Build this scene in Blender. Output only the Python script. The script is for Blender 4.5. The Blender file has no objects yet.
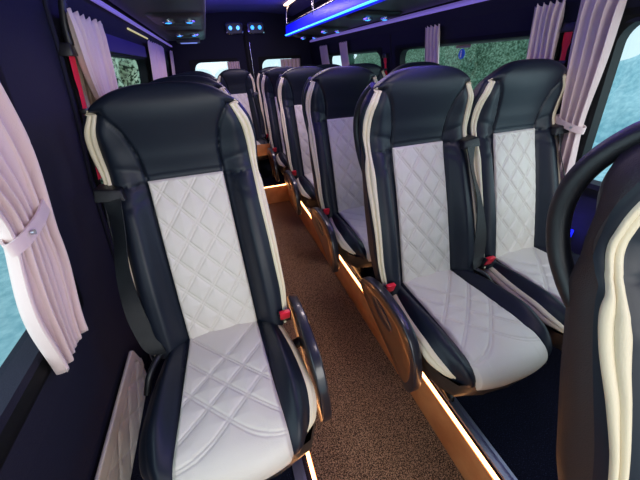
import bpy, bmesh, math, random
import numpy as np
from mathutils import Vector, Matrix, noise
random.seed(4)
C = bpy.context.scene.collection
ZO = 1.33                      # height of the lens above the aisle floor
SF = -1.33                     # aisle floor, PL raised side floor, in lens-relative heights
PL = -1.14

# ------------------------------------------------------------------ materials
def lin(c):
    return tuple(((v/255)/12.92 if v/255 <= .04045 else ((v/255+.055)/1.055)**2.4) for v in c) + (1,)
def mat(name, col, rough=.5, metal=0, bump=None, emit=None, estr=0, coat=0, spec=.5, sheen=0, vary=None):
    m = bpy.data.materials.new(name); m.use_nodes = True
    nt = m.node_tree; b = nt.nodes['Principled BSDF']
    b.inputs['Base Color'].default_value = lin(col); b.inputs['Roughness'].default_value = rough
    b.inputs['Metallic'].default_value = metal; b.inputs['Specular IOR Level'].default_value = spec
    b.inputs['Coat Weight'].default_value = coat; b.inputs['Sheen Weight'].default_value = sheen
    tc = nt.nodes.new('ShaderNodeTexCoord')
    if emit:
        b.inputs['Emission Color'].default_value = lin(emit); b.inputs['Emission Strength'].default_value = estr
    if bump:
        kind, sc, st = bump
        n = nt.nodes.new('ShaderNodeTexVoronoi' if kind == 'v' else 'ShaderNodeTexNoise')
        n.inputs['Scale'].default_value = sc
        nt.links.new(tc.outputs['Object'], n.inputs['Vector'])
        bp = nt.nodes.new('ShaderNodeBump'); bp.inputs['Strength'].default_value = st; bp.inputs['Distance'].default_value = .004
        nt.links.new(n.outputs[0], bp.inputs['Height']); nt.links.new(bp.outputs[0], b.inputs['Normal'])
    if vary:
        sc, c2, lo, hi = vary
        n = nt.nodes.new('ShaderNodeTexNoise'); n.inputs['Scale'].default_value = sc; n.inputs['Detail'].default_value = 6
        nt.links.new(tc.outputs['Object'], n.inputs['Vector'])
        r = nt.nodes.new('ShaderNodeValToRGB'); r.color_ramp.elements[0].position = lo; r.color_ramp.elements[1].position = hi
        r.color_ramp.elements[0].color = lin(col); r.color_ramp.elements[1].color = lin(c2)
        nt.links.new(n.outputs[0], r.inputs[0]); nt.links.new(r.outputs[0], b.inputs['Base Color'])
    return m
LEATHER = mat('navy_black_leather', (19,25,37), .44, bump=('n', 900, .06), spec=.34)
SHELL = mat('black_seat_shell', (42,36,38), .5, bump=('n', 500, .3))
WHITE = mat('pale_quilted_leather', (209,200,190), .48, bump=('v', 500, .12))
CREAM = mat('cream_leather', (222,208,178), .48, bump=('v', 450, .12))
PLASTIC = mat('black_plastic', (26,26,30), .38, bump=('n', 600, .15))
FLANK = mat('grey_brown_plastic', (44,39,37), .42)
PANELP = mat('smooth_dark_side_cover', (30,31,40), .3, coat=.3)
PANELF = mat('bronze_reflection_cover_face', (120,78,50), .28, metal=.35, coat=.3)  # copper light reflected by the dark cover, put into the base colour
METAL = mat('black_metal', (40,36,36), .3, metal=.7)
STEEL = mat('steel', (190,190,200), .25, metal=1)
ALU = mat('brushed_aluminium', (150,150,175), .38, metal=.9, bump=('n', 200, .1))
RED = mat('red_plastic', (225,40,60), .35, emit=(225,40,60), estr=0)
BELT = mat('black_webbing', (12,13,19), .36, bump=('n', 700, .4))
WOOD = mat('copper_brown_wood', (212,150,98), .36, coat=.35, vary=(9, (188,122,74), .35, .65), bump=('n', 60, .08))
CARPET = mat('brown_speckled_carpet', (54,41,33), .95, vary=(240, (176,140,112), .42, .64), bump=('n', 260, .9), spec=.1)
NAVYC = mat('navy_speckled_carpet', (14,15,30), .95, vary=(300, (52,56,86), .55, .75), bump=('n', 260, .8), spec=.1)
WALLM = mat('black_blue_wall_trim', (22,21,40), .8, bump=('n', 350, .25), spec=.35)
CEILM = mat('dark_fabric_ceiling', (96,92,140), .85, bump=('n', 400, .2))
FRAMEM = mat('black_rubber_frame', (9,9,12), .6, spec=.2)
CURT = mat('pink_beige_curtain', (220,194,190), .8, bump=('n', 500, .2), sheen=.3)
LINING = mat('beige_curtain_lining', (190,168,148), .85, bump=('n', 500, .2))
VALANCE = mat('navy_purple_blind', (50,38,105), .8)
CONS = mat('grey_black_console', (54,54,60), .5, bump=('n', 300, .2))
REDW = mat('red_webbing', (235,25,50), .5, bump=('n', 500, .3))
LAMPW = mat('warm_led', (255,215,170), .5, emit=(255,176,110), estr=9)
LAMPL = mat('warm_led_ceiling', (255,225,200), .5, emit=(255,214,176), estr=5)
LEDB = mat('blue_led', (60,120,255), .5, emit=(40,120,255), estr=6)
BLUEF = mat('blue_glowing_diffuser', (20,20,160), .4, emit=(8,8,255), estr=.75)
LAV = mat('lavender_glow_strip', (150,130,210), .4, emit=(140,120,220), estr=.42)  # lavender trim strip given a weak emission
LENS = mat('blue_lamp_lens', (60,160,255), .2, emit=(50,150,255), estr=2.2)
CHROME = mat('chrome_bezel', (200,205,215), .15, metal=1)
STICKB = mat('blue_sticker', (40,110,220), .5)
STICKW = mat('white_sticker', (235,235,240), .5)
STICKG = mat('pinkish_notice', (150,130,130), .5)
HEDGE = mat('hedge_leaves', (58,86,62), .9, vary=(34, (134,164,138), .4, .66), bump=('n', 24, 1))
FROST = mat('frosty_twigs', (30,52,22), .9, vary=(16, (232,238,206), .42, .56), bump=('n', 12, 1))
FIR = mat('dark_fir', (28,58,46), .9, vary=(3, (60,96,80), .4, .7))
SNOW = mat('blue_white_snow', (200,236,244), .8, vary=(9, (150,200,214), .35, .7), bump=('n', 6, .5))

def glassm():
    m = bpy.data.materials.new('tinted_glass'); m.use_nodes = True; nt = m.node_tree
    nt.nodes.clear()
    o = nt.nodes.new('ShaderNodeOutputMaterial'); mx = nt.nodes.new('ShaderNodeMixShader')
    t = nt.nodes.new('ShaderNodeBsdfTransparent'); g = nt.nodes.new('ShaderNodeBsdfGlossy')
    t.inputs[0].default_value = (.66,.80,.82,1); g.inputs['Roughness'].default_value = .02
    mx.inputs[0].default_value = .05
    nt.links.new(t.outputs[0], mx.inputs[1]); nt.links.new(g.outputs[0], mx.inputs[2]); nt.links.new(mx.outputs[0], o.inputs[0])
    return m
GLASS = glassm()

# ------------------------------------------------------------------ mesh helpers
class MB:
    def __init__(s): s.v = []; s.f = []; s.m = []; s.mi = 0
    def add(s, vs, fs):
        k = len(s.v); s.v += [tuple(map(float, p)) for p in vs]
        s.f += [tuple(i+k for i in f) for f in fs]; s.m += [s.mi]*len(fs); return s
    def grid(s, P, closed=False):            # P[i][j] -> point
        n, m = len(P), len(P[0]); vs = [p for r in P for p in r]; fs = []
        for i in range(n-1):
            for j in range(m if closed else m-1):
                fs.append((i*m+j, i*m+(j+1) % m, (i+1)*m+(j+1) % m, (i+1)*m+j))
        return s.add(vs, fs)
    def box(s, a, b):
        x0,y0,z0 = a; x1,y1,z1 = b
        return s.add([(x0,y0,z0),(x1,y0,z0),(x1,y1,z0),(x0,y1,z0),(x0,y0,z1),(x1,y0,z1),(x1,y1,z1),(x0,y1,z1)],
                     [(0,3,2,1),(4,5,6,7),(0,1,5,4),(1,2,6,5),(2,3,7,6),(3,0,4,7)])
    def prism(s, poly, axis, a, b):          # poly of 2-D points extruded along axis
        def P(p, t):
            return {'x': (t,p[0],p[1]), 'y': (p[0],t,p[1]), 'z': (p[0],p[1],t)}[axis]
        n = len(poly)
        return s.add([P(p,a) for p in poly]+[P(p,b) for p in poly],
                     [tuple(range(n))[::-1], tuple(range(n,2*n))]+[(i,(i+1)%n,n+(i+1)%n,n+i) for i in range(n)])
    def tube(s, pts, r, n=10, rs=None):
        pts = [Vector(p) for p in pts]; rows = []
        a = None
        for i, p in enumerate(pts):
            t = (pts[min(i+1,len(pts)-1)]-pts[max(i-1,0)]).normalized()
            if a is None: a = t.cross(Vector((.13,.21,.97))).normalized()
            a = (a-t*a.dot(t)).normalized(); b = a.cross(t)
            rr = rs[i] if rs else r
            rows.append([p+(a*math.cos(q)+b*math.sin(q))*rr for q in [2*math.pi*k/n for k in range(n)]])
        k = len(s.v); s.grid(rows, True)
        m = len(rows)
        s.f += [tuple(k+j for j in range(n))[::-1], tuple(k+(m-1)*n+j for j in range(n))]; s.m += [s.mi]*2
        return s
    def strip(s, pts, dirs, w, th):          # flat webbing: path, width direction, width, thickness
        rows = []
        for i, p in enumerate(pts):
            p = Vector(p); d = Vector(dirs[i]).normalized()
            t = (Vector(pts[min(i+1,len(pts)-1)])-Vector(pts[max(i-1,0)])).normalized(); nn = d.cross(t).normalized()
            rows.append([p-d*w/2-nn*th/2, p+d*w/2-nn*th/2, p+d*w/2+nn*th/2, p-d*w/2+nn*th/2])
        k = len(s.v); s.grid(rows, True); m = len(rows)
        s.f += [(k,k+1,k+2,k+3), (k+4*m-4,k+4*m-1,k+4*m-2,k+4*m-3)]; s.m += [s.mi]*2
        return s
    def mirror(s):
        s.v = [(-x,y,z) for x,y,z in s.v]; s.f = [f[::-1] for f in s.f]; return s
    def build(s, name, mats, parent=None, smooth=True, bevel=0, seg=2, fix=True, sub=0, ang=40):
        me = bpy.data.meshes.new(name); me.from_pydata(s.v, [], s.f)
        for m in (mats if isinstance(mats, (list,tuple)) else [mats]): me.materials.append(m)
        me.polygons.foreach_set('material_index', s.m)
        bm = bmesh.new(); bm.from_mesh(me); bmesh.ops.remove_doubles(bm, verts=bm.verts, dist=1e-5)
        if fix: bmesh.ops.recalc_face_normals(bm, faces=bm.faces)
        if bevel:
            es = [e for e in bm.edges if len(e.link_faces) == 2 and e.calc_face_angle(0) > math.radians(35)]
            bmesh.ops.bevel(bm, geom=es, offset=bevel, segments=seg, affect='EDGES', profile=.5, clamp_overlap=True)
        bm.to_mesh(me); bm.free()
        if smooth:
            me.polygons.foreach_set('use_smooth', [True]*len(me.polygons))
            try: me.set_sharp_from_angle(angle=math.radians(ang))
            except Exception: pass
        o = bpy.data.objects.new(name, me); C.objects.link(o)
        if parent: o.parent = parent
        return o
def tag(o, label=None, cat=None, group=None, kind=None):
    for k, v in (('label',label),('category',cat),('group',group),('kind',kind)):
        if v: o[k] = v
    return o
def empty(name, loc, label=None, cat=None, group=None):
    o = bpy.data.objects.new(name, None); C.objects.link(o); o.location = loc; o.empty_display_size = .1
    return tag(o, label, cat, group)
def copy_tree(o, parent=None):
    c = o.copy(); C.objects.link(c); c.parent = parent
    for ch in [x for x in bpy.data.objects if x.parent == o]: copy_tree(ch, c)
    return c
def sm(a, b, t):
    t = max(0., min(1., (t-a)/(b-a))); return t*t*(3-2*t)
def cr(pts, n):                               # Catmull-Rom through points
    pts = [Vector(p) for p in pts]; P = [pts[0]*2-pts[1]]+pts+[pts[-1]*2-pts[-2]]; out = []
    for i in range(1, len(P)-2):
        for k in range(n):
            t = k/n; a,b,c,d = P[i-1],P[i],P[i+1],P[i+2]
            out.append(.5*((2*b)+(c-a)*t+(2*a-5*b+4*c-d)*t*t+(3*b-a-3*c+d)*t**3))
    return out+[pts[-1]]
def tab(xs, ys):                              # smoothed table
    X = np.linspace(xs[0], xs[-1], 241); Y = np.interp(X, xs, ys); L = len(X)
    k = np.hanning(25); k /= k.sum()
    Yp = np.concatenate([2*Y[0]-Y[12:0:-1], Y, 2*Y[-1]-Y[-2:-14:-1]])
    Y = np.convolve(Yp, k, 'valid')
    return lambda t: float(np.interp(t, X, Y))

# ------------------------------------------------------------------ the seat
# seat-local frame: origin where cushion and back meet, x across, -y to the front of the bus, z up
RC = .352
hwF = tab([0,.17,.43,.60,.72,.83,.90,.95,1.0], [.205,.214,.208,.203,.202,.200,.195,.184,.168])
hwB = tab([0,.17,.43,.60,.70,.80,.87,.94,1.0], [.220,.236,.234,.227,.223,.233,.235,.227,.202])
YC = tab([0,.25,.48,.54,.60,.66,.70,.76,.80], [0,.088,.168,.180,.179,.166,.155,.150,.150])
xarch = tab([0,.51,.58,.65,.69,.72,.80], [.114,.112,.113,.128,.152,.178,.21])
pinw = tab([0,.25,.507,.8], [.116,.113,.110,.110])
def front_y(x, z):
    a = abs(x); xa = xarch(max(0,z)); v = min(1, z/.70)
    tors = 1-sm(.42,.56,z)
    bol = ((.046+.014*(1-sm(.2,.45,z)))*tors+.013*(1-tors))*sm(xa+.003, xa+.055, a)*(1-sm(.66,.74,z))
    edge = max(.0, a-(hwF(max(0,v))-.03))/.03; bol -= .014*edge*edge
    bol -= .009*math.exp(-((a-xa)/.0042)**2)*(1-sm(.72,.76,z))
    if a > xa: bol -= (1-min(1,edge)*.85)*(.007*math.exp(-((z-.495-.12*(a-.11))/.005)**2) + .003*math.exp(-((z-.465+.25*(a-.11))/.008)**2) + .003*math.exp(-((z-.535-.3*(a-.11))/.008)**2))
    bol -= .004*math.exp(-((z-.515)/.004)**2) if a < xa else 0
    head = .008*sm(.50,.58,z)*(1-sm(.66,.77,z))*(1-(a/.2)**2)
    crown = .018*sm(.70,.775,z)**2
    bulge = .010*math.sin(math.pi*min(1,max(0,z/.5)))*(1-(a/.25)**2)
    return YC(max(0,z))-bol-head-bulge+crown
def crownz(u): return .054*(1-abs(u)**3)
def fpt(u, v):
    z = v*.70+crownz(u)*v**4
    x = u*hwF(v); return (x, front_y(x, z), z)
NV, NU = 110, 96
def outline():
    o = []
    for j in range(NV+1): o.append(('L', j/NV))
    for i in range(1, NU): o.append(('T', -1+2*i/NU))
    for j in range(NV, -1, -1): o.append(('R', j/NV))
    for i in range(NU-1, 0, -1): o.append(('B', -1+2*i/NU))
    return o
OUT = outline()
def Fo(p):
    k, t = p
    return fpt(-1,t) if k=='L' else fpt(1,t) if k=='R' else fpt(t,1) if k=='T' else fpt(t,0)
def Bo(p):
    k, t = p
    if k == 'L': return (-hwB(t), t*.70)
    if k == 'R': return (hwB(t), t*.70)
    if k == 'T': return (t*hwB(1), .70+.064*(1-abs(t)**3))
    return (t*hwB(0), -.015)
RK = [0, 1, 2, 3, 4, 5, 6]
RD = [None, -.020, -.006, .006, .030, .054, .066]
RB = [0, .45, .85, 1., 1., .955, .85]
def ring(p, r):
    f = Fo(p); b = Bo(p); i = min(int(r), 5); t = r-i
    def at(k):
        if k == 0: return Vector(f)
        w = RB[k]+(0,.32,.10,0,0,0,0)[k]*sm(.48,.60,b[1])
        hole = sm(.46,.54,f[2])*(1-sm(.60,.68,f[2]))
        if k <= 4: x = f[0]+(b[0]-f[0])*w; z = f[2]+(b[1]-f[2])*w
        else: x = b[0]*w; z = .35+(b[1]-.35)*(1-(1-w)*.8)
        y0 = f[1]; hd = sm(.56,.70,z); yy = YC(max(0,z))+RD[k]+hd*(0,-.002,-.002,.008,.014,.018,.020)[k]-(0,0,0,.004,.012,.015,.015)[k]*hole-.030*(1-sm(.20,.46,z))*(0,1,1,.7,.2,0,0)[k]
        if k <= 3: yy = max(yy, y0+.007*k)
        return Vector((x, yy, z))
    a, b2 = at(i), at(i+1)
    return a.lerp(b2, t)

def diamond(u, w, z0, sp, slope):             # distance-based puff and stitch of the quilting
    # u across, w along measured downward from the top; returns height
    d1 = ((w - slope*(u+.11))/sp) ; d2 = ((w - slope*(.11-u))/sp)
    k = sp/math.sqrt(1+slope*slope)
    h = 0; cut = 0; m = 9
    for d in (d1, d2):
        q = abs(d-round(d))*k
        cut = max(cut, .0036*math.exp(-((q-.0038)/.0017)**2)); m = min(m, q)
    return .0034*(1-math.exp(-(m/.018)**1.6))-cut

def make_seat_parts(root):
    # black leather front
    b = MB(); b.grid([[fpt(-1+2*i/NU, j/NV) for i in range(NU+1)] for j in range(NV+1)])
    rows = [[ring(p, r) for p in OUT] for r in (0,.5,1,1.5,2,2.5,3,3.5,4,4.5,5,5.5,6)]
    b.grid(rows[:7], True)
    b.build('backrest', LEATHER, root, ang=60)
    s = MB(); s.grid(rows[6:], True)
    last = rows[-1]; 
    back = [last]
    for k in (.93,.8,.6,.4,.2,.02):
        back.append([Vector((v.x*k, v.y*k+(YC(.35)+.085)*(1-k) if False else YC(max(0,.35+(v.z-.35)*k))+(v.y-YC(max(0,v.z)))*k**.3*1.0+.072*(1-k**.3)+.010*(1-k**3), .35+(v.z-.35)*k)) for v in last])
    s.grid(back, True)
    s.build('back_shell', SHELL, root, ang=60)
    # quilted insert on the backrest
    q = MB(); n, m = 92, 200; P = []
    for j in range(m+1):
        z = -.012+.519*j/m; hw = pinw(max(0,z)); row = []
        for i in range(n+1):
            x = -hw+2*hw*i/n; e = min(hw-abs(x), .507-z)
            pf = diamond(x*.11/hw, .507-z, 0, .102, 1.24)*sm(0,.012,e)
            d = .0045*sm(-.002,.006,e)-.004*(1-sm(0,.003,e))
            zz = max(z,0.0)
            row.append((x, YC(max(0,z))-.010*math.sin(math.pi*min(1,max(0,z/.5)))*(1-(x/.25)**2)-.010*sm(.47,.5,z)*0-.004-d-pf, z))
        P.append(row)
    q.grid(P); q.build('quilted_back_insert', WHITE, root, ang=70)
    # cream side piping, two beads with a seam between
    wv = tab([0,.27,.47,.57,.65,.74,.83,.93,1.0], [2.0,2.0,2.1,2.5,2.6,1.5,1.05,1.0,.9])
    for side in ('L','R'):
        c = MB(); P = []
        NT = 16
        for j in range(NV+1+NT):
            row = []; N = 14
            if j <= NV: v = j/NV*.998; w = max(.12, wv(v)); key = (side, v)
            else:
                v = 1.; q_ = (j-NV)/NT; key = ('T', (1-.10*q_)*(1 if side=='R' else -1)); w = 1.1-.85*q_
            r0 = 2.3*q_ if j > NV else 0
            base = [ring(key, r0+w*i/N+.02) for i in range(N+1)]
            for i in range(N+1):
                t = i/N; puff = .0065*abs(math.sin(t*math.pi*2))**.6*(min(1,w/1.6)) if 0 < i < N else -.002
                a = base[max(i-1,0)]; bb = base[min(i+1,N)]; tan = (bb-a).normalized()
                up = Vector((0,(YC(min(.8,v*.7+.02))-YC(max(0,v*.7-.02)))/.04,1)).normalized(); nn = tan.cross(up)
                if nn.x*(1 if side=='R' else -1) < 0: nn = -nn
                if v == 1.: nn = (nn*(1-q_)+Vector((0,0,1))*q_).normalized()
                row.append(base[i]+nn*((puff+.0015)*(1-(q_ if j > NV else 0))-.002*(q_ if j > NV else 0)))
            P.append(row)
        c.grid(P); c.build('cream_side_piping', CREAM, root, ang=75)
    # cushion
    PY = [.03,-.06,-.18,-.30,-.385,-.422,-.444,-.452,-.447,-.432]
    PZ = [.0,-.002,.002,.006,.004,-.006,-.024,-.046,-.068,-.084]
    HW = [.155,.172,.193,.202,.197,.190,.183,.176,.170,.165]
    pts = cr([(HW[i],PY[i],PZ[i]) for i in range(10)], 14)
    L = [0]
    for i in range(1,len(pts)): L.append(L[-1]+math.hypot(pts[i].y-pts[i-1].y, pts[i].z-pts[i-1].z))
    tot = L[-1]
    def prof(s):
        i = min(max(np.searchsorted(L, s)-1, 0), len(L)-2); t = (s-L[i])/(L[i+1]-L[i]); p = pts[i].lerp(pts[i+1], t)
        d = (pts[i+1]-pts[i]); n_ = Vector((0, d.z, -d.y)).normalized()      # outward
        return p, n_
    def cushpt(u, s, lift=0):
        p, nn = prof(s); x = u*p.x; a = abs(x)
        fr = sm(.30,.48,s)
        h = .040*sm(.125,.175,a)*(1-.60*fr) - .006*math.exp(-((a-.128-.006*fr)/.0035)**2)
        e = max(0, a-(p.x-.03))/.03; h -= .022*e*e
        h += .006*(1-(a/.2)**2)*math.sin(math.pi*min(1,s/tot))
        q = Vector((x, p.y+.034*fr*abs(u)**2.6, p.z))+nn*(h+lift)
        return q
    b = MB(); NS = 90
    b.grid([[cushpt(-1+2*i/NU, tot*j/NS) for i in range(NU+1)] for j in range(NS+1)])
    sides = {}
    for sg in (-1,1):
        R = []
        for j in range(NS+1):
            s0 = tot*j/NS; e = cushpt(sg, s0); fr = sm(.36,tot,s0); out = 1-fr
            # side strip drops towards the underside; at the front it folds back
            o2 = .35+.65*out
            R.append([e, e+Vector((sg*.004*o2, .003*fr, -.004*out)), e+Vector((sg*.008*o2,.006*fr,-.009*out)),
                      e+Vector((sg*.021*o2,.012*fr,-.024*out)), e+Vector((sg*.028*o2,.020*fr,-.046*out)), e+Vector((sg*.014*o2,.026*fr,-.070*out))])
        sides[sg] = R; b.grid([r[:3] for r in R])
        b.grid([r[2:] for r in R])
    b.build('seat_cushion', LEATHER, root, ang=60)
    for sg in (-1,1):
        c = MB(); P = []
        for j in range(NS-6):
            r = sides[sg][j]; row = []; base = [r[2].lerp(r[4], k/10) for k in range(11)]
            base = [ (r[2].lerp(r[3],k/5) if k<5 else r[3].lerp(r[4],(k-5)/5)) for k in range(11)]
            tp = sm(0,8,j)*sm(0,8,NS-7-j)
            for k, p in enumerate(base):
                t = k/10; row.append(p+Vector((sg*(.002+.006*abs(math.sin(t*math.pi*2))**.6)*tp-sg*.003*(1-tp)*2, -.002*(j>NS*.8), 0)))
            P.append(row)
        c.grid(P); c.build('cream_cushion_piping', CREAM, root, ang=75)
    q = MB(); P = []; m = 210; s0, s1 = .028, tot-.01
    iw = tab([0,.25,.45,.6], [.114,.126,.138,.140])
    for j in range(m+1):
        s = s0+(s1-s0)*j/m; p, nn = prof(s); hw = iw(s); row = []
        for i in range(n+1):
            x = -hw+2*hw*i/n; e = min(hw-abs(x), s1-s+.004)
            w = s-.03
            U = x*.11/hw; cut = 0; mm = 9
            for q0 in (0,.102,.204):
                for uu in (U+.11, .11-U):
                    tgt = q0+1.18*uu
                    if q0 > .2: tgt = tgt if tgt < .36 else .36+.075*(1-math.exp(-(tgt-.36)/.075))
                    dd = abs(w-tgt)*(.65 if tgt < .40 or q0 < .2 else .9)
                    cut = max(cut, .0030*math.exp(-((dd-.0038)/.0017)**2)); mm = min(mm, dd)
            pf = .0040*(1-math.exp(-(mm/.018)**1.6))-cut
            pf *= sm(0,.012,e)
            d = .005*sm(-.002,.006,e)-.005*(1-sm(0,.003,e))
            row.append(cushpt(x/p.x, s, d+pf+.002))
        P.append(row)
    q.grid(P); q.build('quilted_cushion_insert', WHITE, root, ang=70)
    # underside shell and legs
    u = MB(); rows = []
    ol = [(.17,.02),(.205,-.06),(.222,-.18),(.226,-.30),(.215,-.38),(.19,-.425)]
    loop = ol+[(.10,-.452),(0,-.460),(-.10,-.452)]+[(-x,y) for x,y in ol[::-1]]
    for z, k in ((-.045,.985),(-.085,.985),(-.118,.95),(-.135,.86),(-.140,.5),(-.140,.02)):
        rows.append([(x*k, -.2+(y+.2)*k, z) for x,y in loop])
    u.grid(rows, True); u.build('seat_pan', FLANK, root, ang=50)
    for sg in (-1,1):
        l = MB(); x = sg*.070
        l.prism([(-.05,-.13),(-.33,-.13),(-.36,-.155),(-.27,-.20),(-.25,-.30),(-.33,-.33),(-.34,PL+.793),(.02,PL+.793),(.02,-.33),(-.08,-.30),(-.07,-.20),(-.03,-.155)], 'x', x-.014, x+.014)
        l.build('leg', METAL, root, bevel=.004)

def side_bits(root, sg, plate, handle, beltside):
    """sg: +1 the aisle is on the +x side"""
    def B(mb): return mb if sg > 0 else mb.mirror()
    # buckle
    g = empty('buckle', (0,0,0)); bpy.data.objects.remove(g)
    m = MB(); m.tube(cr([(.205,.03,-.05),(.214,-.01,-.02),(.212,-.03,.01)], 5), .008)
    m.prism([(-.022,-.012),(.022,-.012),(.022,.05),(-.022,.05)], 'y', -.012, .012)
    vs = m.v[-8:]; m.v[-8:] = [(.212+x, -.038+y*.8-(z)*.35, z+.012) for x,y,z in vs]
    bk = B(m).build('buckle', PLASTIC, root, bevel=.003)
    m = MB(); m.prism([(-.018,.012),(.018,.012),(.018,.055),(-.018,.055)], 'y', -.015, .008)
    m.v = [(.212+x, -.041+y*.8-(z)*.35, z+.014) for x,y,z in m.v]
    tag(B(m).build('buckle_button', RED, bk, bevel=.004), 'red release button')
    if plate:
        pl = [(.075,.0),(.05,.035),(0,.060),(-.077,.077),(-.167,.074),(-.261,.05),(-.319,-.018),(-.340,-.10),(-.338,-.15),(-.318,-.192),(-.285,-.188),(-.246,-.165),(-.139,-.118),(-.01,-.062),(.05,-.03)]
        loop = [(p.x, p.y) for p in cr([(a,b,0) for a,b in pl]+[(pl[0][0],pl[0][1],0)], 5)][:-1]
        m = MB(); m.prism(loop, 'x', .243, .276)
        sp = B(m).build('side_panel', PANELP, root, bevel=.006, seg=3, ang=50)
        cx, cz = -.16, -.02
        m = MB(); rows = []
        for k, dx in ((.86,.2755),(.83,.2785),(.55,.279),(.2,.279),(.01,.279)):
            rows.append([(dx, cx+(y-cx)*k, cz+(z-cz)*k) for y,z in loop])
        m.grid(rows, True)
        B(m).build('panel_face', PANELF, sp, ang=50)
        m = MB(); el = [(-.12+.075*math.cos(t)*.96+.03*math.sin(t)*-.28, .0+.075*math.cos(t)*.28+.03*math.sin(t)*.96) for t in [2*math.pi*k/28 for k in range(28)]]
        m.prism(el, 'x', .2785, .2815); B(m).build('panel_recess', PANELP, sp, bevel=.0015)
        # hinge bracket linking plate to pan
        m = MB(); m.tube([(.18,-.10,-.075),(.247,-.10,-.055)], .018, 14)
        B(m).build('panel_bracket', METAL, root)
    if handle:
        m = MB(); pts = cr([(.180,.205,.712),(.190,.235,.688),(.201,.260,.650),(.206,.273,.605),(.206,.272,.555),(.204,.254,.500),(.203,.224,.455),(.203,.195,.425)], 8)
        m.tube(pts, .0165, 18)
        B(m).build('grab_handle', PLASTIC, root, ang=60)
    if beltside:
        # belt lives on the side away from the aisle (-x for sg>0)
        m = MB(); m.prism([(-.040,-.018),(.036,-.014),(.030,.016),(-.034,.016)], 'y', -.03, .03)
        m.v = [(-.203+x, YC(.5)-.025+y+z*RC, .497+z-.15*x) for x,y,z in m.v]
        gd = B(m).build('belt_guide', BELT, root, bevel=.004)
        m = MB()
        p = cr([(-.200,YC(.49)-.055,.485),(-.208,.090,.40),(-.226,.040,.29),(-.228,-.005,.17),(-.216,-.035,.07),(-.198,-.058,.028)], 8)
        d = [Vector((1,-.25-.5*math.sin(i*.16),.1)) for i in range(len(p))]
        m.strip(p, d, .050, .003)
        p2 = cr([(-.238,RC*.49+.0,.49),(-.252,.14,.36),(-.256,.10,.22),(-.25,.03,.06),(-.24,-.02,-.03)], 8)
        m.strip(p2, [Vector((.5,-1,.3+.3*math.sin(i*.2))) for i in range(len(p2))], .040, .003)
        bl = B(m).build('seat_belt', BELT, root, ang=30)
        m = MB(); m.box((-.247,-.012,.055),(-.199,.012,.145)); m.v = [(x+.0, y+.012+.35*(z-.1)-.012, z) for x,y,z in m.v]
        B(m).build('belt_clasp', PLASTIC, bl, bevel=.006)
        m = MB(); m.tube(cr([(-.16,.0,.012),(-.20,-.05,.016),(-.228,-.10,-.005),(-.246,-.13,-.05)], 6), .010, 10)
        B(m).build('lower_belt_stalk', PLASTIC, root)
        if sg > 0: return
        m = MB(); p = cr([(-.236,.052,.262),(-.246,.048,.250),(-.246,.040,.236),(-.234,.036,.230),(-.224,.042,.240),(-.226,.050,.256),(-.236,.052,.262)], 5); m.tube(p, .0022, 8)
        tag(B(m).build('belt_tongue', STEEL, bl), 'steel belt tongue')

base = empty('passenger_seat', (0,0,0)); make_seat_parts(base)
def variant(sg, plate, handle, belt):
    r = copy_tree(base)
    for ch in [o for o in bpy.data.objects if o.parent == r and o.name.startswith('cream_cushion')]:
        if (ch.data.vertices[0].co.x > 0) != (sg > 0): bpy.data.objects.remove(ch)
    side_bits(r, sg, plate, handle, belt); return r
SX, JZ = .704, -.793
GRP = 'quilted bus seats'
vl = variant(1, True, False, True); vr = variant(-1, True, True, True)
vw = variant(-1, False, False, True); vb = variant(-1, False, False, True)
for ch in [o for o in bpy.data.objects if o.parent == base]: bpy.data.objects.remove(ch)
bpy.data.objects.remove(base)
lay = [
 (vl, -.126, .798, 'large black and white single seat at the left front, nearest whole seat on the left'),
 (vl, -.126, 1.55, 'left single seat directly behind the large front left one, only its top showing'),
 (vl, -.126, 2.30, 'third left single seat back, a dark sliver of headrest in front of the left curtains'),
 (vl, -.126, 3.05, 'fourth left single seat back, tiny headrest edge just before the rear row'),
 (vr, SX+.008, .015, 'dark seat cut off by the photo\'s right edge, with black loop grab handle'),
 (vr, SX, .788, 'nearest whole aisle seat on the right, its full white quilted cushion in view'),
 (vr, SX, 1.505, 'second right aisle seat, just behind the nearest whole right aisle seat'),
 (vr, SX, 2.26, 'third right aisle seat, between the second and the last right aisle seats'),
 (vr, SX, 3.06, 'fourth and last right aisle seat, beside the lit rear step'),
 (vw, 1.174, .788, 'window seat with bluish white insert beside the nearest whole right aisle seat'),
 (vw, 1.174, 1.505, 'second right window seat, headrest showing behind the nearest right pair of seats'),
 (vw, 1.174, 2.26, 'third right window seat, dark headrest below the far right window'),
 (vw, 1.174, 3.06, 'fourth right window seat, dark headrest top below the farthest right curtains'),
 (vb, -.145, 3.77, 'rear row seat in the left corner under the rear left window'),
 (vb, .30, 3.77, 'rear row seat facing down the aisle above the lit step, pale quilted insert'),
 (vb, .745, 3.77, 'rear row seat mostly hidden behind the last right aisle seat'),
 (vb, 1.19, 3.77, 'rear row seat in the right corner under the rear right window'),
]
used = set()
for proto, x, y, lab in lay:
    if id(proto) in used: o = copy_tree(proto)
    else: o = proto; used.add(id(proto))
    o.location = (x, y, JZ)
    if proto is vb: o.scale = (.93,1,1)
    tag(o, lab, 'bus seat', GRP)

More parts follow.
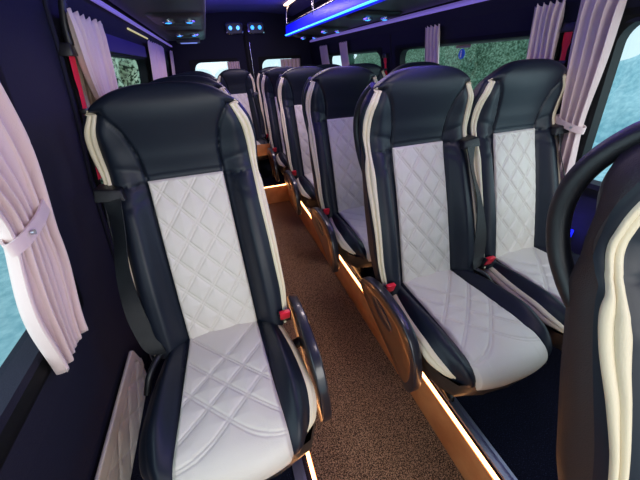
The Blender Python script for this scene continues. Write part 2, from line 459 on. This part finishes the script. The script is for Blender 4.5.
# ------------------------------------------------------------------ bus body
XC = .512
def wx(z):                                    # left wall surface, mirrored about XC for the right
    return float(np.interp(z, [-1.33,-1.14,-.66,-.3,-.1,.05,.16,.21,.27,.34,.44,.50,.53], [-.54,-.53,-.49,-.44,-.40,-.375,-.36,-.345,-.34,-.32,-.25,-.15,.0]))
def sx(side, x): return x if side < 0 else 2*XC-x
YF, YR = -1.3, 4.5
WINS = {-1: [(-.75,.80,-.55,.06), (1.19,2.62,-.48,.075), (2.80,4.0,-.48,.065)],
         1: [(-.75,.885,-.55,.085), (1.07,2.32,-.48,.055), (2.56,3.9,-.48,.055)]}
def make_wall(side, name):
    ys = [YF]; zs = sorted(set([-1.33,-1.14,-.9,-.66,-.51,-.48,-.3,-.1,.05,.055,.06,.065,.16,.21,.27,.34,.39,.44,.48,.50]))
    for w in WINS[side]: ys += [w[0], w[1]]
    ys = sorted(set(ys+[YR])); m = MB()
    for i in range(len(ys)-1):
        for j in range(len(zs)-1):
            yc, zc = (ys[i]+ys[i+1])/2, (zs[j]+zs[j+1])/2
            if any(w[0] < yc < w[1] and w[2] < zc < w[3] for w in WINS[side]): continue
            q = [(ys[i],zs[j]),(ys[i+1],zs[j]),(ys[i+1],zs[j+1]),(ys[i],zs[j+1])]
            inn = [(sx(side, wx(z)), y, z) for y,z in q]; out = [(sx(side, wx(z)-.06), y, z) for y,z in q]
            m.add(inn+out, [(0,1,2,3),(7,6,5,4),(0,4,5,1),(1,5,6,2),(2,6,7,3),(3,7,4,0)])
    o = m.build(name, WALLM, smooth=False, fix=False); tag(o, kind='structure')
    bm = bmesh.new(); bm.from_mesh(o.data)
    # drop the doubled inner faces between neighbouring cells
    seen = {}
    for f in bm.faces: seen.setdefault(tuple(sorted(v.index for v in f.verts)), []).append(f)
    bmesh.ops.delete(bm, geom=[f for l in seen.values() if len(l) > 1 for f in l], context='FACES')
    bmesh.ops.recalc_face_normals(bm, faces=bm.faces)
    bm.to_mesh(o.data); bm.free()
    return o
make_wall(-1, 'wall_left'); make_wall(1, 'wall_right')
def rr(y0, y1, z0, z1, r, n=8):
    pts = []
    for cy, cz, a in ((y1-r,z1-r,0),(y0+r,z1-r,90),(y0+r,z0+r,180),(y1-r,z0+r,270)):
        for k in range(n+1):
            t = math.radians(a+90*k/n); pts.append((cy+r*math.cos(t), cz+r*math.sin(t)))
    return pts
nwin = 0
for side in (-1,1):
    for (y0,y1,z0,z1) in WINS[side]:
        nwin += 1
        inn = rr(y0+.03,y1-.03,z0+.03,z1-.012,.07); out = rr(y0-.02,y1+.02,z0-.02,z1+.02,.02); mid = rr(y0+.0,y1-.0,z0+.0,z1-.0,.05)
        m = MB()
        P = [[(sx(side, wx(z)-.055), y, z) for y,z in inn], [(sx(side, wx(z)-.006), y, z) for y,z in inn],
             [(sx(side, wx(z)+.008), y, z) for y,z in mid], [(sx(side, wx(z)+.006), y, z) for y,z in out], [(sx(side, wx(z)-.004), y, z) for y,z in out]]
        m.grid(P, True)
        fr = m.build('window_%d' % nwin, FRAMEM, ang=40); tag(fr, kind='structure')
        m = MB(); g = [(sx(side, wx(z)-.045), y, z) for y,z in rr(y0+.02,y1-.02,z0+.02,z1-.005,.06)]
        m.add(g, [tuple(range(len(g)))]); m.build('window_pane', GLASS, fr, smooth=False)
# lining seams on the pillars
def seam(side, pts, r=.006):
    m = MB(); m.tube([(sx(side, wx(z)+.004), y, z) for y,z in pts], r, 8)
    return m
k = 0
for side, pts in ((-1, [(1.13,z/20) for z in range(-22,6)]), (1, [(.985,z/20) for z in range(-22,4)]), (1, [(2.40,z/20) for z in range(-22,4)])):
    k += 1; tag(seam(side, pts).build('trim_%d' % k, WALLM), kind='structure')
# floors
m = MB(); m.box((-.0,YF,SF-.04),(.66,3.06,SF)); tag(m.build('floor', CARPET, smooth=False), kind='structure')
def plat(name, x0, x1, y0, y1):
    m = MB(); m.box((x0,y0,SF),(x1,y1,PL)); o = m.build(name, NAVYC, smooth=False); return tag(o, kind='structure')
plat('raised_floor_right', .602, 1.565, YF, YR); plat('raised_floor_left', -.54, .058, YF, YR); plat('raised_floor_rear', .058, .602, 3.04, YR)
m = MB(); m.box((.590,YF,SF),(.602,3.04,PL-.012)); m.box((.588,YF,PL-.012),(.602,3.04,PL)); tag(m.build('platform_riser', WOOD, bevel=.001), 'copper brown wooden riser along the right side of the aisle', 'step riser')
m = MB(); m.box((.058,YF,SF),(.070,3.04,PL-.001)); tag(m.build('platform_riser', WOOD, bevel=.001), 'copper brown wooden riser below the left single seats', 'step riser')
m = MB(); m.box((.070,3.028,SF),(.590,3.04,PL-.001)); tag(m.build('rear_step_riser', WOOD, bevel=.001), 'copper brown wooden riser of the lit step across the aisle end', 'step riser')
def led(name, a, b, mt, lab, cat='light strip', group=None):
    m = MB(); m.box(a, b); return tag(m.build(name, mt, bevel=.001), lab, cat, group)
led('step_light', (.592,YF,PL), (.604,3.03,PL+.008), LAMPW, 'warm glowing strip along the top edge of the right side step')
led('step_light', (.055,YF,PL), (.067,3.03,PL+.008), LAMPW, 'warm glowing strip along the left platform edge below the front left seat')
led('step_light', (.070,3.026,PL), (.590,3.038,PL+.008), LAMPW, 'warm glowing strip across the aisle on the rear step')
def rail(x, lab):
    m = MB(); m.prism([(x-.018,PL),(x+.018,PL),(x+.018,PL+.010),(x+.007,PL+.010),(x+.007,PL+.004),(x-.007,PL+.004),(x-.007,PL+.010),(x-.018,PL+.010)], 'y', YF, YR-.1)
    tag(m.build('seat_rail', ALU, smooth=False), lab, 'seat rail')
rail(.636, 'silver floor rail running beside the right warm light strip'); rail(.020, 'silver floor rail beside the left light strip under the front left seat')
rail(1.25, 'silver floor rail under the right window seats')
# rear apron under the back bench
m = MB(); m.box((.10,3.295,-.865),(.50,3.312,-.745)); ap = m.build('bench_apron', WOOD, bevel=.003)
tag(ap, 'short wooden apron board under the rear seat that faces the aisle', 'board')
m = MB(); m.box((.10,3.30,PL),(.118,3.312,-.86)); m.box((.10,3.30,PL),(.118,3.60,PL+.01)); m.build('apron_bracket', METAL, ap, smooth=False)
m = MB(); m.box((.482,3.30,PL),(.50,3.312,-.86)); m.box((.482,3.30,PL),(.50,3.60,PL+.01)); m.build('apron_bracket', METAL, ap, smooth=False)
# rear wall with two windows
m = MB()
def rearcell(x0,x1,z0,z1): m.box((x0,YR,z0),(x1,YR+.05,z1))
RW = [(-.15,.38),(.69,1.22)]
rearcell(-.60,-.15,SF,.60); rearcell(-.15,.38,SF,-.45); rearcell(-.15,.38,.058,.60); rearcell(.38,.69,SF,.60); rearcell(.69,1.22,SF,-.45); rearcell(.69,1.22,.058,.60); rearcell(1.22,1.62,SF,.60)
tag(m.build('wall_rear', WALLM, smooth=False), kind='structure')
for (x0,x1) in RW:
    nwin += 1; m = MB()
    inn = rr(x0+.02,x1-.02,-.43,.050,.09); out = rr(x0-.025,x1+.025,-.475,.083,.02)
    m.grid([[(x,YR+.05,z) for x,z in inn],[(x,YR-.008,z) for x,z in inn],[(x,YR-.012,z) for x,z in out],[(x,YR+.002,z) for x,z in out]], True)
    fr = m.build('window_%d' % nwin, FRAMEM); tag(fr, kind='structure')
    m = MB(); g = [(x,YR+.035,z) for x,z in rr(x0+.01,x1-.01,-.44,.055,.08)]; m.add(g, [tuple(range(len(g)))]); m.build('window_pane', GLASS, fr, smooth=False)
# post in the middle of the rear doors
m = MB(); m.box((.535,YR-.035,-.9),(.570,YR,.42)); m.box((.52,YR-.02,-.9),(.535,YR,.31)); po = tag(m.build('door_post', FRAMEM, bevel=.006), 'narrow black centre post between the two rear doors', 'post')
m = MB(); m.tube([(.583,YR-.03,-.8),(.583,YR-.03,.24)], .006); m.build('post_trim', STEEL, po)
def rear_lamp(x, mt, lab):
    r = empty('rear_lamp', (x, YR-.03, .385), lab, 'lamp', 'lamps on the rear wall')
    m = MB(); pts = rr(-.105,.105,-.062,.062,.035); m.grid([[(a,.03,b) for a,b in pts],[(a,-.015,b) for a,b in pts],[(a*.86,-.02,b*.8) for a,b in pts],[(a*.84,-.005,b*.78) for a,b in pts]], True)
    m.build('bezel', CHROME, r)
    m = MB(); m.add([(a*.85,-.004,b*.79) for a,b in pts], [tuple(range(len(pts)))]); m.build('lamp_face', CONS, r, smooth=False)
    for dx in (-.045,.045):
        m = MB(); m.tube([(dx,-.004,.005),(dx,-.014,.005)], .021, 14); m.build('lens', mt, r)
rear_lamp(.425, LENS, 'chrome framed lamp pair high on the rear wall, left of the centre post')
rear_lamp(.690, LENS, 'chrome framed lamp pair high on the rear wall, right of the centre post')
# ceiling
m = MB(); zs = [.50,.515,.53]; xs = [(wx(z), z) for z in (.50,)]
prof_c = [(-.15,.50),(-.05,.52),(.1,.535),(.3,.545),(XC,.55)]
prof_c = prof_c+[(2*XC-x,z) for x,z in prof_c[-2::-1]]
m.grid([[(x,YF,z) for x,z in prof_c],[(x,YR+.05,z) for x,z in prof_c]]); m.grid([[(x,YF,z+.04) for x,z in prof_c],[(x,YR+.05,z+.04) for x,z in prof_c]])
tag(m.build('ceiling', CEILM, fix=False), kind='structure')

# ------------------------------------------------------------------ overhead console (left) and luggage rack (right)
def spot(parent_name, x, y, z, lab, grp):
    r = empty('reading_light', (x,y,z), lab, 'reading light', grp)
    m = MB(); n = 18
    c = lambda R, zz: [(R*math.cos(2*math.pi*k/n), R*math.sin(2*math.pi*k/n), zz) for k in range(n)]
    m.grid([c(.034,.003),c(.034,-.006),c(.024,-.009),c(.021,-.003)], True); m.build('bezel', CHROME, r)
    m = MB(); m.grid([c(.022,-.004),c(.016,-.010),c(.006,-.012),c(.0005,-.0122)], True); m.build('lens', LENS, r)
    return r
cz = .25
m = MB(); lo = rr(-.33,.065,0,1,.04)
poly = [(-.325,cz),(.035,cz),(.060,cz+.012),(.068,cz+.035),(.060,cz+.16),(-.02,cz+.24),(-.16,cz+.24),(-.30,cz+.10)]
m.prism(poly, 'y', YF, 4.0); con = m.build('overhead_console', CONS, bevel=.008, seg=3)
tag(con, 'grey black overhead locker running above the left seats, with blue reading lights', 'overhead locker')
for i, y in enumerate((1.35,2.25,3.12)):
    m = MB(); m.grid([[(x,yy,cz-.004-.010*k) for x,yy in rr(-.24+.02*k,.045-.02*k,y-.20+.02*k,y+.28-.02*k,.06)] for k in (-.3,.0,1)]+[[(x*.01-.1,yy*.01+y,cz-.014) for x,yy in rr(-.24,.045,-.20,.28,.06)]], True)
    m.build('light_panel', PLASTIC, con)
    m = MB()
    for q in range(5): m.box((-.19+.0,y+.10+q*.022,cz-.020),(-.03,y+.108+q*.022,cz-.012))
    m.build('vent_slats', CONS, con, smooth=False)
for y, s in ((2.25,'nearer'),(3.12,'farther')):
    for x, t in ((-.150,'left'),(-.035,'right')):
        spot('', x, y, cz-.016, 'small blue reading light under the left overhead locker, %s pair, %s one' % (s, t), 'reading lights under the left locker')
m = MB(); m.box((-.22,3.78,cz-.03),(.0,3.93,cz)); 
tag(m.build('locker_screen', CONS, bevel=.006), 'dark box with a bluish face at the far end of the left overhead locker', 'light unit')
m = MB(); m.box((-.19,3.80,cz-.034),(-.03,3.91,cz-.029)); m.build('glowing_face', mat('dim_lavender_glow', (120,120,200), .4, emit=(120,140,230), estr=.8), bpy.data.objects['locker_screen'], bevel=.001)
# right rack
rk = empty('luggage_rack', (0,0,0), 'long luggage rack above the right seats with a blue glowing front edge', 'luggage rack')
m = MB(); m.prism([(.945,cz+.015),(1.34,cz-.005),(1.35,cz+.03),(.945,cz+.05)], 'y', YF, 3.9); m.build('shelf', CONS, rk, bevel=.006)
m = MB(); m.prism([(.925,cz+.012),(.948,cz+.0),(.952,cz+.10),(.932,cz+.10)], 'y', YF, 3.9); m.build('fascia', BLUEF, rk, bevel=.003)
m = MB(); m.tube([(.924,YF,cz+.014),(.924,3.9,cz+.014)], .006); m.build('blue_light_strip', LEDB, rk)
m = MB(); m.tube([(.938,YF,cz+.106),(.938,3.9,cz+.106)], .009); m.build('rail', STEEL, rk)
for y in (.9,1.9,2.9,3.86):
    m = MB(); m.tube(cr([(.94,y,cz+.05),(.94,y,cz+.17),(.955,y,cz+.24),(1.0,y,cz+.275)],6), .011); m.build('post', STEEL, rk)
m = MB(); m.prism([(.93,.0+cz),(1.34,cz-.01),(1.345,cz+.12),(.95,cz+.09)], 'y', 3.9, 3.915); m.build('end_plate', CONS, rk, smooth=False)
for i,y in enumerate((.85,1.35,2.22,3.1,3.88-.05)):
    m = MB(); m.grid([[(x,yy,cz+.004-.012*k-.014*(x-.95)/.4) for x,yy in rr(1.0+.02*k,1.31-.02*k,y-.13+.02*k,min(3.89,y+.17)-.02*k,.05)] for k in (-.3,0,1)]+[[(1.15,y,cz-.014)]*36], True)
    m.build('light_panel', PLASTIC, rk)
for y, s in ((2.22,'nearest'),(3.1,'middle'),(3.82,'farthest')):
    for x, t in ((1.10,'inner'),(1.23,'outer')):
        spot('', x, y, cz-.021, 'small reading light under the right luggage rack, %s pair, %s one' % (s, t), 'reading lights under the right rack')
m = MB(); m.box((.925,YF,.520),(.965,3.88,.532)); o = tag(m.build('ceiling_light', LAMPL, bevel=.002), 'warm white tube light on the ceiling above the luggage rack rail', 'ceiling light')
# lavender strips and ledges along both walls
for side in (-1,1):
    m = MB(); zc = .215
    m.prism([(sx(side,-.350),zc+.012),(sx(side,-.318),zc-.004),(sx(side,-.312),zc+.010),(sx(side,-.340),zc+.026)], 'y', YF, 4.35)
    tag(m.build('wall_glow_strip', LAV, bevel=.001), 'faintly glowing lavender strip running above the %s windows' % ('left' if side < 0 else 'right'), 'light strip')
m = MB(); m.tube([(-.343,2.10,.190),(-.343,2.72,.188)], .005); tag(m.build('yellow_light_strip', mat('pale_gold_strip',(230,220,150),.3, emit=(235,225,150), estr=.5)), 'short pale yellow strip just under the left lavender strip', 'light strip')
# purple roller blind cassettes over the left window
m = MB(); m.prism([(wx(.06)+.01,.072),(wx(.06)+.022,.072),(wx(.12)+.022,.132),(wx(.12)+.01,.132)], 'y', 1.50, 2.50)
tag(m.build('roller_blind', VALANCE, bevel=.003), 'purple blind cassette across the top of the second left window', 'blind')

# ------------------------------------------------------------------ curtains
def curtain(side, y0, y1, zt, zb, lab, tie=None, pinch=.5, folds=6, amp=.018, shift=0, tieshift=0, bot=None, lin_=False, off=.035, seed=0, name='curtain'):
    rnd = random.Random(seed); ph = [rnd.uniform(-.5,.5) for _ in range(folds+2)]
    n, m_ = folds*14, 60; P = []
    yc0 = (y0+y1)/2; w0 = y1-y0
    for j in range(m_+1):
        t = j/m_; z = zt+(zb-zt)*t
        if tie is not None:
            tt = (zt-tie)/(zt-zb); k = math.exp(-((t-tt)/(.22 if t < tt else .20))**2); w = w0*(1-(1-pinch)*k)
            yc = yc0+tieshift*(sm(0,tt,t) if t < tt else 1-(1-(shift/(tieshift or 1)))*sm(tt,1,t) if tieshift else 0)
            if not tieshift: yc += shift*t
            if t > tt: w *= 1+(.0 if bot is None else (bot-1)*sm(tt,1,t))
        else: w = w0*(1+(0 if bot is None else (bot-1)*t)); yc = yc0+shift*t
        row = []
        for i in range(n+1):
            s = i/n; fz = folds*s*2*math.pi + ph[int(s*folds)]*0 + .5*math.sin(5*s+seed)
            hd = .6+.4*sm(0,.08,t)
            a = amp*(.75+.25*math.sin(7*s+seed))*hd*(1+.2*math.sin(9*t+4*s))
            x = wx(z)+off+a*math.sin(fz)+.25*a*math.sin(2.3*fz+seed)
            zz = z+(.006*math.sin(fz*1.0) if j == 0 or j == m_ else 0)
            y = yc-w/2+w*s+.006*math.sin(fz*1.0+1.2)*(1 if 0<i<n else 0)
            row.append((sx(side,x), y, zz))
        P.append(row)
    mb = MB(); mb.grid(P); o = mb.build(name, LINING if lin_ else CURT, fix=False, ang=180)
    md = o.modifiers.new('cloth', 'SOLIDIFY'); md.thickness = .002; md.offset = 0
    tag(o, lab, 'curtain', 'window curtains')
    if tie is not None:
        tt = (zt-tie)/(zt-zb); w = w0*pinch; yc = yc0+(tieshift if tieshift else shift*tt)
        mb = MB(); pts = []; N = 28; A = amp*1.1+.004; r2 = w/2+.012
        for k in range(N+1):
            a = 2*math.pi*k/N; pts.append((sx(side, wx(tie)+off+A*math.cos(a)), yc+r2*math.sin(a), tie+.018*math.sin(a)))
        mb.strip(pts, [Vector((0,0,1)) for _ in pts], .026, .004); tb = mb.build('tieback', CURT if not lin_ else LINING, o, ang=50)
        mb = MB(); bx = sx(side, wx(tie)+off+A+.004); mb.tube([(bx-.003,yc-.3*w,tie-.006),(bx+.003,yc-.3*w,tie-.006)], .005, 10); mb.build('stud', STEEL, tb)
    return o
curtain(-1, .41,.71,.15,-.575, 'large pink curtain tied back at the left edge of the photo', tie=-.245, pinch=.48, folds=6, amp=.015, tieshift=.115, shift=.085, bot=.46, seed=1, off=.032)
curtain(-1, 1.13,1.45,.145,-.40, 'pinkish lilac curtain over the second left window, behind the red strap', tie=-.17, pinch=.34, folds=6, amp=.015, tieshift=.045, shift=.045, bot=1.1, seed=2, off=.045)
curtain(-1, 1.21,1.33,.10,-.40, 'narrow beige lining curtain hanging behind the lilac curtain on the left', folds=3, amp=.006, lin_=True, seed=3, off=.012)
curtain(-1, 2.56,3.42,.165,-.40, 'lilac curtain at the far end of the left wall, past the second window', folds=9, amp=.014, seed=4)
curtain(-1, 4.02,4.30,.165,-.40, 'small lilac curtain farthest back on the left wall', folds=4, amp=.012, seed=5)
curtain(1, .835,.985,.155,-.62, 'long cream curtain tied back next to the front right window', tie=-.275, pinch=.70, folds=4, amp=.022, bot=.9, seed=6, off=.045)
curtain(1, 1.045,1.175,.155,-.40, 'pale pink curtain between the red strap and the hedge window on the right', folds=5, amp=.015, seed=7)
curtain(1, 1.775,1.915,.15,-.40, 'narrow pink curtain hanging mid-window behind the nearest right aisle headrest', folds=4, amp=.012, seed=8)
curtain(1, 3.16,3.36,.15,-.40, 'small pink curtain beside the far right window, nearer of the far two', folds=4, amp=.012, seed=9)
curtain(1, 3.74,4.0,.15,-.40, 'small lilac curtain farthest back on the right wall', folds=4, amp=.012, seed=10)
# rear curtains (flat against the rear doors)
def rear_curtain(x0, x1, lab, seed):
    P = []; n = 60
    for j in range(30):
        t = j/29; z = .045-.55*t
        P.append([(x0+(x1-x0)*i/n, YR-.03+.010*math.sin(i/n*5*2*math.pi+seed), z) for i in range(n+1)])
    mb = MB(); mb.grid(P); o = mb.build('rear_curtain', CURT, fix=False, ang=180); md = o.modifiers.new('cloth','SOLIDIFY'); md.thickness = .002; md.offset = 0
    tag(o, lab, 'curtain', 'curtains on the rear windows')
rear_curtain(.27, .42, 'small pink curtain at the right of the left rear window', 0)
rear_curtain(.96, 1.23, 'small pink curtain at the right of the right rear window', 1)

# ------------------------------------------------------------------ small things on the walls
def wall_belt(side, y, z0, z1, lab, wk=1):
    r = empty('emergency_strap', (0,0,0), lab, 'strap')
    xx = lambda z, o=.03: sx(side, wx(z)+o)
    m = MB(); m.prism([(y-.028,z0-.012),(y+.028,z0-.012),(y+.022,z0+.02),(y-.022,z0+.02)], 'x', xx(z0,.0), xx(z0,.035)); m.build('anchor', PLASTIC, r, bevel=.004)
    zs = [z0-.005-(z0-z1)*k/12 for k in range(13)]
    ws = [wk*(.046 if k < 3 else .030 if k < 5 else .036) for k in range(13)]
    m = MB(); P = []
    for z, w in zip(zs, ws): P.append([(xx(z,.024),y-w/2,z),(xx(z,.030),y,z),(xx(z,.024),y+w/2,z),(xx(z,.019),y,z)])
    m.grid(P, True); m.build('red_webbing', REDW, r, ang=60)
    zc = zs[5]; m = MB(); m.box((min(xx(zc,.016),xx(zc,.034)),y-.022,zc-.008),(max(xx(zc,.016),xx(zc,.034)),y+.022,zc+.008)); m.build('clip', PLASTIC, r, bevel=.003)
wall_belt(-1, 1.15, .055, -.30, 'red strap hanging on the left pillar beside the lilac curtain')
wall_belt(1, 1.015, .065, -.20, 'red strap hanging between the two nearest curtains on the right', .7)
wall_belt(1, 2.46, .01, -.20, 'small red strap on the pillar by the far right window')
m = MB(); m.tube(cr([(wx(.2)+.03,1.17,.20),(wx(.1)+.03,1.155,.12),(wx(.05)+.03,1.15,.07)],5), .010); tag(m.build('strap_hanger', PLASTIC), 'black hanger loop above the red strap on the left pillar', 'hanger')
# sticker on hedge window
def disc(y, z, R, mt, name, lab, cat, d):
    n = 28; x = sx(1, wx(z)-.040+d); m = MB(); c = [(x,y+R*math.cos(2*math.pi*k/n),z+R*math.sin(2*math.pi*k/n)) for k in range(n)]
    m.add(c+[(x+.001,p[1],p[2]) for p in c], [tuple(range(n)), tuple(range(n,2*n))]+[(i,(i+1)%n,n+(i+1)%n,n+i) for i in range(n)])
    return m.build(name, mt, smooth=False)
s_ = disc(1.67, -.002, .026, STICKB, 'window_sticker', '', '', .0); tag(s_, 'round blue sticker with a white figure on the right hedge window', 'sticker')
m = MB(); x = sx(1, wx(0)-.036); m.box((x-.001,1.665,-.018),(x,1.675,.006)); m.tube([(x-.001,1.67,.012),(x,1.67,.012)], .005, 10); m.build('white_figure', STICKW, s_, smooth=False)
m = MB(); x = sx(1, wx(.035)-.040); m.box((x-.001,1.60,.028),(x,1.72,.046)); tag(m.build('notice_label', STICKG, smooth=False), 'small dull rectangular notice above the round blue sticker', 'notice')
# dark box and blue light low on the right wall by the front
m = MB(); m.tube([(sx(1,wx(-.76)+.02),.78,-.785),(sx(1,wx(-.76)+.02),.78,-.745)], .010, 12); tag(m.build('blue_marker_light', mat('deep_blue_led',(20,30,255),.3,emit=(20,30,255),estr=2)), 'small blue light low on the right wall behind the grab handle', 'marker light')
# lower quilted wall panel left of the front seat
P = []; NY, NZ = 150, 60
def lwx(z): return wx(z)+.008
m = MB()
for i in range(NY+1):
    y = -.4+1.38*i/NY; row = []
    for j in range(NZ+1):
        top = -.905-(.10*sm(.93,.98,y)); z = PL+(top-PL)*j/NZ
        e = min(top-z, .98-y, z-PL); mg = sm(.045,.055,top-z)
        pf = diamond(((y*1.0) % 10)-.11*1, (-z)*1.0, 0, .14, 1.0)
        row.append((lwx(z)+.004+pf*mg*1.2*sm(0,.02,e)+(.004 if mg < .5 else 0), y, z))
    P.append(row)
m.grid(P); o = m.build('quilted_wall_panel', WHITE, ang=70); tag(o, 'pale diamond quilted panel on the lower left wall beside the front seat', 'wall panel')
md = o.modifiers.new('board','SOLIDIFY'); md.thickness = .01; md.offset = -1
m = MB(); m.tube([(lwx(-.93)+.010,.945,-.935),(lwx(-.93)+.016,.945,-.935)], .009, 14); m.build('screw_cap', PLASTIC, o)

# ------------------------------------------------------------------ outdoors
m = MB(); m.box((-30,-20,-2.05),(30,40,-2.0)); tag(m.build('ground_snow', SNOW, smooth=False), kind='structure')
def blob(name, mt, c, r, lab, cat, n=48, rough=.25, sd=0, fs=2.2):
    m = MB(); P = []
    for j in range(n//2+1):
        th = math.pi*j/(n//2); row = []
        for i in range(n):
            ph = 2*math.pi*i/n; d = Vector((math.sin(th)*math.cos(ph), math.sin(th)*math.sin(ph), math.cos(th)))
            k = 1+rough*noise.fractal(d*fs+Vector((sd,sd*2,0)), .8, 2.1, 5)
            row.append((d.x*r[0]*k, d.y*r[1]*k, d.z*r[2]*k))
        P.append(row)
    m.grid(P, True); o = m.build(name, mt, ang=180); o.location = c; return tag(o, lab, cat)
blob('hedge', HEDGE, (4.6,6.7,-.8), (.9,3.3,1.5), 'tall clipped green hedge outside the right windows', 'hedge', n=120, rough=.12, fs=6)
blob('frosty_bush', FROST, (-2.3,8.6,-.6), (1.25,2.2,2.6), 'frosty green bush outside the second left window', 'bush', n=110, rough=.3, fs=5)
blob('frosty_bush', FROST, (-4.4,2.4,-1.0), (1.3,2.2,1.5), 'frosty low bush outside the front left window', 'bush', n=110, rough=.3, sd=4, fs=5)
blob('snow_bank', SNOW, (11,3.2,-2.2), (2.5,4,2.4), 'pale blue snow bank outside the front right window', 'snow bank', n=80, rough=.12, sd=2)
for i, (x, y, h) in enumerate(((9.5,15.2,3.0),(7.6,17.4,2.6),(12.0,14.0,3.3))):
    m = MB()
    for k in range(7):
        z0 = -2+h*(.12+.12*k); R = (1.0-.12*k)*.9; n = 26
        a = [(R*(1+.16*((q%2)*2-1))*math.cos(2*math.pi*q/n), R*(1+.16*((q%2)*2-1))*math.sin(2*math.pi*q/n), z0-.12*(q%2)) for q in range(n)]
        m.grid([a, [(0,0,z0+h*.26)]*n], True)
    t = m.build('fir_tree', FIR, smooth=False); t.location = (x,y,0)
    tag(t, ['dark fir seen through the far right window, middle one','dark fir seen through the far right window, farthest one','dark fir seen through the far right window, tallest and nearest'][i], 'tree', 'firs beyond the right windows')
    m = MB(); m.tube([(0,0,-2),(0,0,-1.2)], .12); m.build('trunk', WOOD, t)

# ------------------------------------------------------------------ lift everything so the aisle floor is z = 0
for o in list(C.objects):
    if o.parent is None: o.location.z += ZO

# ------------------------------------------------------------------ light
w = bpy.data.worlds.new('sky'); bpy.context.scene.world = w; w.use_nodes = True
bg = w.node_tree.nodes['Background']; bg.inputs[0].default_value = (.80,.92,1,1); bg.inputs[1].default_value = 1.35
def area(name, loc, aim, sx_, sy_, power, col):
    l = bpy.data.lights.new(name, 'AREA'); l.shape = 'RECTANGLE'; l.size = sx_; l.size_y = sy_; l.energy = power; l.color = col
    o = bpy.data.objects.new(name, l); C.objects.link(o); o.location = (loc[0],loc[1],loc[2]+ZO)
    d = Vector(aim)-Vector(loc); o.rotation_euler = d.to_track_quat('-Z','Y').to_euler(); return o
area('windshield_daylight', (XC,-1.25,.05), (XC,2.0,-.75), 1.5, .8, 22, (1,.965,.915))
area('window_daylight_left', (-.56,.0,-.2), (.6,.3,-.7), 1.3, .5, 5, (.90,.97,1))
area('window_daylight_right', (1.62,.1,-.2), (.6,.4,-.7), 1.3, .5, 6, (.90,.97,1))
area('window_daylight_right_middle', (1.60,1.6,-.2), (.6,1.7,-.6), 1.1, .4, 2.5, (.85,1,.95))
area('luggage_rack_blue_light', (.915,1.9,.28), (.1,1.9,.42), 3.8, .05, 15, (.14,.08,1))
area('left_locker_blue_light', (.09,1.9,.30), (.9,1.9,.42), 3.8, .05, 7, (.16,.08,1))
pl_ = bpy.data.lights.new('marker_light_blue', 'POINT'); pl_.energy = 1.0; pl_.color = (.15,.12,1); pl_.shadow_soft_size = .02
po_ = bpy.data.objects.new('marker_light_blue', pl_); C.objects.link(po_); po_.location = (1.42,.78,-.72+ZO)
for i, y in enumerate((.6,2.0,3.3)):
    area('warm_fill_light_%d' % i, (.60,y,.50), (.45,y,-1), .25, .25, (2.6,6,7)[i], (1,.84,.84))  # added warm fill under the ceiling, brighter towards the rear; no fixtures there

# ------------------------------------------------------------------ camera
yaw, pitch, roll, F = .298, .549, -.053, 291.993
cy,sy,cp,sp = math.cos(yaw),math.sin(yaw),math.cos(pitch),math.sin(pitch)
f = Vector((sy*cp,cy*cp,-sp)); r = Vector((cy,-sy,0)); u = r.cross(f)
c_,s_2 = math.cos(roll),math.sin(roll); r, u = c_*r+s_2*u, -s_2*r+c_*u
cd = bpy.data.cameras.new('camera'); cam = bpy.data.objects.new('camera', cd); C.objects.link(cam)
M = Matrix((r,u,-f)).transposed().to_4x4(); M.translation = (0,0,ZO); cam.matrix_world = M
cd.sensor_width = 36; cd.lens = F/640*36; cd.clip_start = .02
sc = bpy.context.scene; sc.camera = cam
vs = sc.view_settings; vs.view_transform = 'Standard'; vs.look = 'None'; vs.gamma = 1; vs.exposure = 0; vs.use_curve_mapping = False
